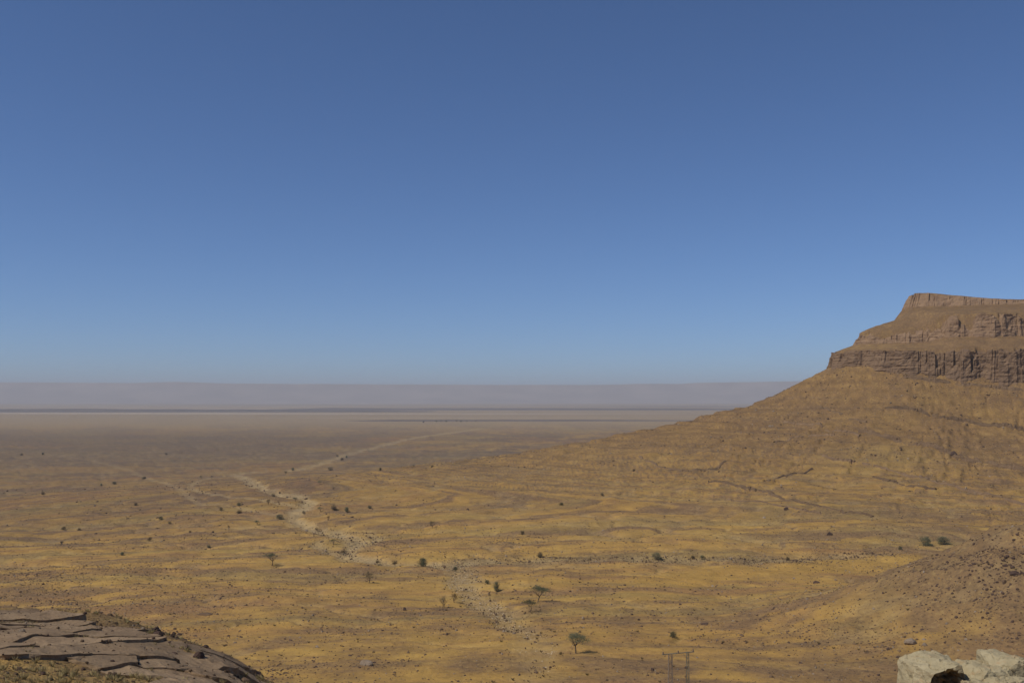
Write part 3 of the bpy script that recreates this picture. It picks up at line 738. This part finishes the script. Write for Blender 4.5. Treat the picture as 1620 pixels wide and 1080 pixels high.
def plant(name, cat, meshes, loc, s, rz, label, group=None, sw=1.0):
    e = bpy.data.objects.new(name, None); C.objects.link(e); e.location = loc; e.scale = (s*sw, s*sw, s); e.rotation_euler = (0, 0, rz)
    tag(e, label, cat, group)
    for nm, me in zip(('trunk', 'crown'), meshes):
        o = bpy.data.objects.new(nm, me); C.objects.link(o); o.parent = e
    return e
def put(name, cat, meshes, H, px, py, hpx, label, group=None, sw=1.0):
    p = hit(px, py); s = hpx*p.y/FX/H
    return plant(name, cat, meshes, p, s, random.uniform(0, 6.28), label, group, sw)
UA = plant_meshes(1, 5, 4.9, 'umbrella', M_LEAF, 64, 40, .17)
UB = plant_meshes(2, 5, 6.0, 'umbrella', M_LEAFD, 64, 40, .17)
UC = plant_meshes(3, 4.4, 4.6, 'umbrella', M_LEAFD, 48, 34, .16, 3)
UJ = plant_meshes(4, 5, 5.2, 'umbrella', M_LEAF, 44, 34, .17)
SE = plant_meshes(5, 4, 3.6, 'sparse', M_LEAFB, 36, 20, .15, 2)
SD = plant_meshes(6, 3.6, 2.8, 'sparse', M_LEAFB, 44, 28, .15, 2)
RG = plant_meshes(7, 2.6, 3.0, 'round', M_LEAF, 60, 40, .14, 4)
RD = plant_meshes(8, 2.6, 3.2, 'round', M_LEAFD, 60, 40, .14, 4)
RB = plant_meshes(9, 2.2, 2.8, 'round', M_LEAFB, 46, 34, .14, 4)
for a in [('acacia_tree', 'tree', UA, 5, 911, 1033, 34, 'grey-green umbrella acacia standing alone on ochre ground behind the pylon'),
          ('acacia_tree', 'tree', UB, 5, 851, 952, 27, 'dark green flat-topped acacia, widest of the pair by the pale wash'),
          ('acacia_tree', 'tree', UC, 4.4, 838, 968, 22, 'small many-stemmed acacia just in front of the dark flat-topped one'),
          ('acacia_tree', 'tree', SE, 4, 701, 961, 19, 'thin brownish acacia with sparse crown and leaning shadow'),
          ('acacia_tree', 'tree', SD, 3.6, 719, 953, 15, 'compact brown acacia beside the thin sparse one'),
          ('acacia_tree', 'tree', SD, 3.6, 584, 922, 17, 'brownish small tree on yellow ground below the riverbed bend'),
          ('acacia_tree', 'tree', UJ, 5, 430, 894, 22, 'slender umbrella acacia alone on the yellow flat by the outcrop side'),
          ('shrub', 'shrub', RD, 2.6, 785, 935, 17, 'upright green shrub standing in the pale side wash', None, 0.6),
          ('shrub', 'shrub', RD, 2.6, 771, 923, 7, 'tiny green shrub next to the upright one in the side wash'),
          ('shrub', 'shrub', RD, 2.6, 668, 896, 15, 'dark bush on the riverbed bank where the side wash leaves it'),
          ('shrub', 'shrub', RB, 2.2, 625, 893, 8, 'low brown-green bush along the riverbed bank, wider of two'),
          ('shrub', 'shrub', RB, 2.2, 597, 891, 6, 'low brown-green bush along the riverbed bank, smaller of two'),
          ('shrub', 'shrub', RG, 2.6, 1463, 863, 17, 'grey-green bush beside a darker one at the foot of the talus', None, .9),
          ('shrub', 'shrub', RD, 2.6, 1492, 861, 14, 'dark green bush beside a grey-green one at the foot of the talus', None, 1.2),
          ('shrub', 'shrub', RD, 2.6, 1424, 869, 6, 'small green bush on bright sand near the two bushes under the talus'),
          ('shrub', 'shrub', RG, 2.6, 1066, 1008, 11, 'grey shrub on gravel directly behind the pylon'),
          ('shrub', 'shrub', RG, 2.6, 1038, 884, 12, 'pale green bush in the stony wash at the mesa foot', None, 1.0),
          ('shrub', 'shrub', RB, 2.2, 856, 881, 9, 'brown bush in the stony wash beyond the flat-topped acacia'),
          ('acacia_tree', 'tree', SD, 3.6, 684, 835, 11, 'lone small tree on the streaked plain inside the riverbed curve'),
          ('acacia_tree', 'tree', SE, 4, 503, 845, 12, 'bare-looking small tree standing on the inner bank of the riverbed'),
          ('shrub', 'shrub', RD, 2.6, 887, 1035, 5, 'very small dark bush at the edge of the side wash')]:
    put(*a)
SM = [UC, SD, RD, RB, UJ, RG]
far_px = [(528,861,9),(543,878,8),(548,809,8),(530,806,9),(507,809,8),(520,823,7),(443,821,9),(480,812,5),(467,793,7),(425,798,8),(378,800,6),(378,812,7),(407,830,8),(362,837,6),(350,807,5),(433,785,6),(506,766,6),(528,775,5),(602,744,5),(683,740,5),(654,739,4),(452,750,5),(463,744,5),(522,744,7),(318,757,5),(335,757,5),(585,804,5)]
lab_w = 'small dark thorn tree dotted beside the winding part of the riverbed'
for i, (px, py, h) in enumerate(far_px):
    ms = SM[i % 4]; pw = hit(px, py); put('thorn_tree', 'tree', ms, (4.4, 3.6, 2.6, 2.2)[i % 4], px, py, h, ('dark many-stemmed', 'brown sparse', 'dark bushy', 'brown bushy')[i % 4]+' thorn tree '+where_at(pw.x, pw.y), 'thorn trees along the riverbed', 1.1)
lab_p = 'tiny dark thorn bush alone on the open stony plain'
for i, (px, py, h) in enumerate([(181,766,5),(67,782,5),(228,758,5),(215,799,5),(255,822,6),(268,828,5),(101,838,6),(126,839,5),(193,878,6),(97,859,5),(237,855,6),(35,720,4),(68,719,4),(263,719,4),(827,845,6),(953,783,5),(888,799,5),(1095,883,6),(1111,883,6),(1245,886,6),(160,768,4),(540,728,5),(548,724,4),(534,722,4),(720,902,7),(1002,745,4),(330,866,5),(300,842,4)]):
    pw = hit(px, py); put('thorn_bush', 'bush', (RD, RB)[i % 2], (2.6, 2.2)[i % 2], px, py, h, ('dark green', 'brown')[i % 2]+' tiny thorn bush '+where_at(pw.x, pw.y), 'thorn bushes on the open plain', 1.1)
lab_v = 'tiny dark tree on the far pale flat at the end of the riverbed'
for i, (px, py, h) in enumerate([(690,667,2.6),(698,667,3.2),(706,667,2.4),(722,667,3),(729,667,2.6),(738,667,2.4),(670,668,2.2),(752,667,2.2)]):
    put('thorn_tree', 'tree', (RD, UC)[i % 2], (2.6, 4.4)[i % 2], px, py, h, lab_v, 'trees on the far flat', 1.6)

# ------------------------------------------------------------------ grey rock outcrop on the left spur
M_SLAB = rock_material('slab_rock', (0.235, 0.155, 0.086), (0.30, 0.205, 0.116), (0.155, 0.10, 0.056), 0.9, 0.30)
top_px = [(-60,962),(0,966),(60,969),(135,986),(190,993),(212,1011),(300,1014),(330,1030),(358,1044),(384,1072)]
bot_px = [(384,1100),(300,1092),(200,1058),(100,1050),(0,1046),(-60,1044)]
ring = [hit(*p) for p in top_px+bot_px]
ring2 = np.array([(p.x, p.y) for p in ring])
def inside_poly(x, y, P):
    c = False; j = len(P)-1
    for i in range(len(P)):
        if (P[i][1] > y) != (P[j][1] > y) and x < (P[j][0]-P[i][0])*(y-P[i][1])/(P[j][1]-P[i][1]+1e-12)+P[i][0]: c = not c
        j = i
    return c
lo, hi = ring2.min(0)-3, ring2.max(0)+3
rgs = random.Random(77); sites = []
th = 0.9; ct, st_ = math.cos(th), math.sin(th)
def warp(p): return ((p[0]*ct+p[1]*st_)*0.55, -p[0]*st_+p[1]*ct)
for _ in range(4000):
    p = (rgs.uniform(lo[0], hi[0]), rgs.uniform(lo[1], hi[1])); w = warp(p)
    if all((w[0]-warp(q)[0])**2+(w[1]-warp(q)[1])**2 > (0.95+0.6*((int(abs(q[0])*977) % 100)/100))**2 for q in sites): sites.append(p)
outcrop = bpy.data.objects.new('rock_outcrop', None); C.objects.link(outcrop)
cen = ring2.mean(0); outcrop.location = (cen[0], cen[1], gz(*cen))
tag(outcrop, 'cracked grey-brown bedrock slab outcrop on the gravelly spur', 'rock outcrop')
def clip_poly(poly, n, d):
    out = []
    for i in range(len(poly)):
        a, b = poly[i], poly[(i+1) % len(poly)]; da = a[0]*n[0]+a[1]*n[1]-d; db = b[0]*n[0]+b[1]*n[1]-d
        if da <= 0: out.append(a)
        if (da < 0) != (db < 0): t = da/(da-db); out.append((a[0]+(b[0]-a[0])*t, a[1]+(b[1]-a[1])*t))
    return out
litter = []
def slab(poly, h, tilt, thick, seed):
    bm = bmesh.new(); c0 = np.mean(poly, 0)
    f = bm.faces.new([bm.verts.new((p[0], p[1], 0)) for p in poly])
    ex = bmesh.ops.extrude_face_region(bm, geom=[f]); tv = [v for v in ex['geom'] if isinstance(v, bmesh.types.BMVert)]
    for v in tv: v.co.z = 1.0
    bmesh.ops.subdivide_edges(bm, edges=bm.edges[:], cuts=4, use_grid_fill=True)
    topf = [f_ for f_ in bm.faces if len(f_.verts) > 4]
    bmesh.ops.triangulate(bm, faces=topf)
    e_ = [e for e in bm.edges if e.calc_length() > 0.8 and e.verts[0].co.z > .99 and e.verts[1].co.z > .99]
    bmesh.ops.subdivide_edges(bm, edges=e_, cuts=2); bmesh.ops.triangulate(bm, faces=[f_ for f_ in bm.faces if len(f_.verts) > 4])
    co = np.array([v.co for v in bm.verts]); g = ground(co[:, 0], co[:, 1], False)
    gc = float(ground(np.array([c0[0]]), np.array([c0[1]]), False)[0])
    nz = 0.11*fbm(co[:, 0]/1.5, co[:, 1]/1.5, 700, 4)+0.03*fbm(co[:, 0]/0.4, co[:, 1]/0.4, 705, 2)
    ntop = 0.85*g+0.15*gc+h+tilt[0]*(co[:, 0]-c0[0])+tilt[1]*(co[:, 1]-c0[1])+nz
    zz = (g-thick)*(1-co[:, 2])+ntop*co[:, 2]
    jx = 0.22*fbm(co[:, 0]*1.6, co[:, 1]*1.1+co[:, 2]*1.2, 703, 3); jy = 0.22*fbm(co[:, 0]*1.6+9, co[:, 1]*1.1+co[:, 2]*1.2, 704, 3)
    for i, v in enumerate(bm.verts): v.co = (co[i, 0]+jx[i]-outcrop.location.x, co[i, 1]+jy[i]-outcrop.location.y, zz[i]-outcrop.location.z)
    tops = np.where(co[:, 2] > .99)[0]
    for q in tops[::3]:
        if rgs.random() < .5: litter.append((co[q, 0]+jx[q], co[q, 1]+jy[q], zz[q]+0.01))
    bmesh.ops.recalc_face_normals(bm, faces=bm.faces[:])
    me = bpy.data.meshes.new('slab'); bm.to_mesh(me); bm.free(); me.materials.append(M_SLAB)
    o = bpy.data.objects.new('slab', me); C.objects.link(o); o.parent = outcrop
for i, p in enumerate(sites):
    if not inside_poly(p[0], p[1], ring2): continue
    poly = [(p[0]-5, p[1]-5), (p[0]+5, p[1]-5), (p[0]+5, p[1]+5), (p[0]-5, p[1]+5)]
    for q in sites:
        if q is p or abs(q[0]-p[0]) > 8 or abs(q[1]-p[1]) > 8: continue
        a, b = warp(p), warp(q); nx_, ny_ = b[0]-a[0], b[1]-a[1]; dd = (b[0]**2+b[1]**2-a[0]**2-a[1]**2)/2
        n_ = (nx_*0.55*ct-ny_*st_, nx_*0.55*st_+ny_*ct)      # the bisector of the stretched metric, in plan
        ln = math.hypot(*n_); poly = clip_poly(poly, (n_[0]/ln, n_[1]/ln), dd/ln-rgs.choice((0.0, 0.0, 0.012, 0.03)))
        if len(poly) < 3: break
    if len(poly) < 3: continue
    slab(poly, 0.15+0.12*float(pn(np.array([p[0]/4]), np.array([p[1]/6]), 5)[0])+rgs.choice((0, 0, 0, 0.02, 0.04, 0.12)), (rgs.uniform(-.02, .02), rgs.uniform(-.03, .01)), 0.5, 500+i)

la_ = np.array(litter); stuff('rubble', la_[:, 0], la_[:, 1], la_[:, 2], plaw(len(la_), 0.025, 0.16, 1.8), PC, 'stone chips littering the grey rock outcrop')
# ------------------------------------------------------------------ twin-mast power pylon below the viewpoint
def steel(name, c1, c2):
    t = NT(name); t.color(t.mix(t.rng(t.noise(3, 5, .6), .4, .62), c1, c2)); t.b.inputs['Roughness'].default_value = .7; t.b.inputs['Specular IOR Level'].default_value = .3; return t.m
M_RUST = steel('weathered_steel', (0.21, 0.155, 0.11), (0.28, 0.21, 0.15)); M_STEEL = steel('galvanised_steel', (0.20, 0.175, 0.12), (0.27, 0.235, 0.16))
tpor = NT('porcelain'); tpor.b.inputs['Base Color'].default_value = (0.16, 0.11, 0.085, 1); tpor.b.inputs['Roughness'].default_value = .3; M_POR = tpor.m
PY = 105.0
def at_px(px, py, y): return Vector(((px-CX)/FX*y, y, -(py-HY)/FX*y))
tl, tr = at_px(1060.5, 1034, PY), at_px(1088, 1031.5, PY+0.6)
py_root = bpy.data.objects.new('power_pylon', None); C.objects.link(py_root)
py_root.location = ((tl.x+tr.x)/2, PY+.3, gz((tl.x+tr.x)/2, PY+.3)); tag(py_root, 'twin lattice-mast power pylon with a crossarm rising from below the viewpoint', 'pylon')
def bar(bm, a, b, w):
    d = (b-a); L_ = d.length; M_ = Matrix.Translation((a+b)/2) @ d.to_track_quat('Z', 'Y').to_matrix().to_4x4() @ Matrix.Diagonal((w, w, L_, 1))
    bmesh.ops.create_cube(bm, size=1.0, matrix=M_)
def fin(bm, name, mat, parent):
    me = bpy.data.meshes.new(name); bm.to_mesh(me); bm.free(); me.materials.append(mat)
    o = bpy.data.objects.new(name, me); C.objects.link(o); o.parent = parent; o.matrix_parent_inverse = Matrix.Translation(-py_root.location); return o
def mast(top, wt, wb, mat, ch):
    bm = bmesh.new(); zb = gz(top.x, top.y)-0.6; H = top.z-zb
    def cor(z, i):
        w = (wt+(wb-wt)*(top.z-z)/H)*0.5; sx = (-1, 1, 1, -1)[i]; sy = (-1, -1, 1, 1)[i]
        return Vector((top.x+sx*w, top.y+sy*w, z))
    for i in range(4): bar(bm, cor(zb, i), cor(top.z, i), ch)
    z = top.z-0.05; k = 0
    while z > zb+.3:
        z2 = max(zb, z-(wt+(wb-wt)*(top.z-z)/H)*0.85)
        for i in range(4):
            a, b = (i, (i+1) % 4) if k % 2 else ((i+1) % 4, i)
            bar(bm, cor(z, a), cor(z2, b), ch*.62)
            if k % 3 == 0: bar(bm, cor(z, a), cor(z, b), ch*.62)
        z = z2; k += 1
    return fin(bm, 'mast', mat, py_root)
mast(tl, 0.34, 0.66, M_RUST, 0.05); mast(tr, 0.22, 0.46, M_STEEL, 0.035)
bm = bmesh.new(); dr = (tr-tl).normalized(); aL = tl-dr*0.95; aR = tr+dr*0.75; up = Vector((0, 0, 1))
bar(bm, aL+Vector((0, -.05, .03)), aR+Vector((0, -.05, .03)), 0.06); bar(bm, aL+Vector((0, .05, .03)), aR+Vector((0, .05, .03)), 0.06)
for (m_, w_) in ((tl, 1), (tr, -1)): bar(bm, m_+Vector((0, 0, -0.7)), m_+Vector((0.62*w_, 0, 0.02)), 0.03)
fin(bm, 'crossarm', M_STEEL, py_root)
for t in (0.03, 0.5, 0.97):
    bm = bmesh.new(); p = aL.lerp(aR, t)+up*0.06
    for k in range(4):
        bmesh.ops.create_cone(bm, cap_ends=True, segments=10, radius1=0.075, radius2=0.04, depth=0.055, matrix=Matrix.Translation(p+up*(0.05+0.06*k)))
    fin(bm, 'insulator', M_POR, py_root)

# ------------------------------------------------------------------ pale rocks at the edge of the viewpoint
def pale_material():
    t = NT('pale_limestone'); a = t.noise(6, 6, .62); b = t.noise(38, 5, .6); c = t.noise(14, 5, .65, vec=t.map((1, 1, 2.2)))
    col = t.mix(t.rng(a, .35, .65), (0.34, 0.275, 0.155), (0.45, 0.37, 0.22)); col = t.mix(t.math('MULTIPLY', t.rng(c, .55, .68), .7), col, (0.40, 0.275, 0.145))
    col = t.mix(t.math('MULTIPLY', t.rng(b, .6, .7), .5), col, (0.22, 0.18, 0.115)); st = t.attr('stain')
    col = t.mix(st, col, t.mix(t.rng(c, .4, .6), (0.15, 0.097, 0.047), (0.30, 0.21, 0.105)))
    t.color(col); t.bump(t.math('ADD', t.math('MULTIPLY', b, .4), c), .7, 0.02); return t.m
M_PALE = pale_material()
def box_rock(name, ctr, dim, planes, seed, dent=None, n=44, amp=0.008, parent=None, warp_=0.012):
    bm = bmesh.new(); bmesh.ops.create_cube(bm, size=1.0); bmesh.ops.subdivide_edges(bm, edges=bm.edges[:], cuts=n, use_grid_fill=True)
    D = Vector(dim); stain = []
    for v in bm.verts:
        p = Vector((v.co.x*D.x, v.co.y*D.y, v.co.z*D.z)); q0 = p.copy(); st = 0.0
        for nrm, d in planes:
            nn = Vector(nrm).normalized(); h = p.dot(nn)-d
            if h > 0: p -= nn*h
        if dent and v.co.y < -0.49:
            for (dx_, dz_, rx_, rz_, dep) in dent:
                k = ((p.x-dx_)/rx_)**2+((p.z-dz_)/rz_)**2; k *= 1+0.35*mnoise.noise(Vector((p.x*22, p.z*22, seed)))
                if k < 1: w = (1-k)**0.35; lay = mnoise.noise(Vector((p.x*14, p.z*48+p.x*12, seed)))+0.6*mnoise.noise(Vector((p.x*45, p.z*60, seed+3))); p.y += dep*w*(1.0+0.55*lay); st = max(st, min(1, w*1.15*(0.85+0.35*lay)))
        o = Vector((seed*2.1, seed*.7, seed*1.9)); nv = Vector(v.normal) if v.normal.length else Vector((0, 0, 1))
        p += mnoise.noise_vector(p*7+o)*warp_+mnoise.noise_vector(p*24+o)*amp+mnoise.noise_vector(p*70+o)*amp*.35
        rd = abs(mnoise.noise(Vector((p.x*9+p.z*6, p.y*9, seed)))); 
        if rd < .06: p -= p.normalized()*0.012*(1-rd/.06)
        v.co = p; stain.append(st)
    me = bpy.data.meshes.new(name); bm.to_mesh(me); bm.free(); attr(me, 'stain', stain); me.materials.append(M_PALE)
    o = bpy.data.objects.new(name, me); C.objects.link(o); o.location = ctr
    if parent: o.parent = parent; o.matrix_parent_inverse = Matrix.Translation(-parent.location)
    return o
def px6(px, py, y): return Vector(((px-CX)/FX*y, y, -(py-HY)/FX*y))
pr = bpy.data.objects.new('pale_rock', None); C.objects.link(pr); pr.location = (2.58, 6.05, -2.06)
tag(pr, 'pale limestone block with a dark brown hollow under its flat top', 'rock')
a = px6(1493, 1054, 6.0)
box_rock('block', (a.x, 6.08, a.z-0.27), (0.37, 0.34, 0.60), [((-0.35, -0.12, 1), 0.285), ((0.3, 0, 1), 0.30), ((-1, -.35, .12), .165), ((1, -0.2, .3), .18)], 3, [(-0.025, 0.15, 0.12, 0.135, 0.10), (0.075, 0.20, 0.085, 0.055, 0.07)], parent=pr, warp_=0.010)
pr2 = bpy.data.objects.new('pale_rock', None); C.objects.link(pr2); pr2.location = (3.0, 5.98, -2.06)
tag(pr2, 'broken whitish rock split by diagonal cracks beside the hollow block', 'rock')
c = px6(1568, 1062, 6.0); box_rock('block', (c.x-.02, 6.04, c.z-0.26), (0.24, 0.34, 0.56), [((-1, -.3, .9), .22), ((.6, -.7, .7), .25), ((.2, -1, .3), .16)], 14, None, 34, .008, pr2)
c = px6(1606, 1052, 6.0); box_rock('block', (c.x+.02, 6.10, c.z-0.25), (0.26, 0.32, 0.56), [((-.7, -.5, 1), .24), ((.1, -1, .25), .15), ((.5, .2, 1), .27)], 17, None, 34, .008, pr2)
c = px6(1602, 1084, 5.8); box_rock('block', (c.x, 5.82, c.z-0.2), (0.24, 0.20, 0.44), [((-.9, -.3, .8), .19), ((.3, -1, .5), .12)], 21, None, 30, .012, pr2)
c = px6(1552, 1084, 5.85); box_rock('block', (c.x, 5.88, c.z-0.22), (0.15, 0.2, 0.46), [((-.6, -.4, 1), .22), ((.8, -.3, .8), .2)], 25, None, 26, .012, pr2)

# ------------------------------------------------------------------ desert air
hz = bpy.data.materials.new('desert_haze'); hz.use_nodes = True; hn = hz.node_tree.nodes
hn.remove(hn['Principled BSDF']); pv = hn.new('ShaderNodeVolumePrincipled')
pv.inputs['Color'].default_value = (0.93, 0.92, 0.94, 1); pv.inputs['Density'].default_value = 6.0e-5; pv.inputs['Anisotropy'].default_value = 0.0
hz.node_tree.links.new(pv.outputs[0], hn['Material Output'].inputs['Volume'])
bm = bmesh.new(); bmesh.ops.create_cube(bm, size=1.0)
me = bpy.data.meshes.new('haze'); bm.to_mesh(me); bm.free(); me.materials.append(hz)
o = bpy.data.objects.new('haze', me); C.objects.link(o); zlo, zhi = -135.0, 385.0
o.scale = (62000, 62000, zhi-zlo); o.location = (0, 0, (zhi+zlo)/2); tag(o, 'pale dusty air over the whole desert', None, None, 'stuff')
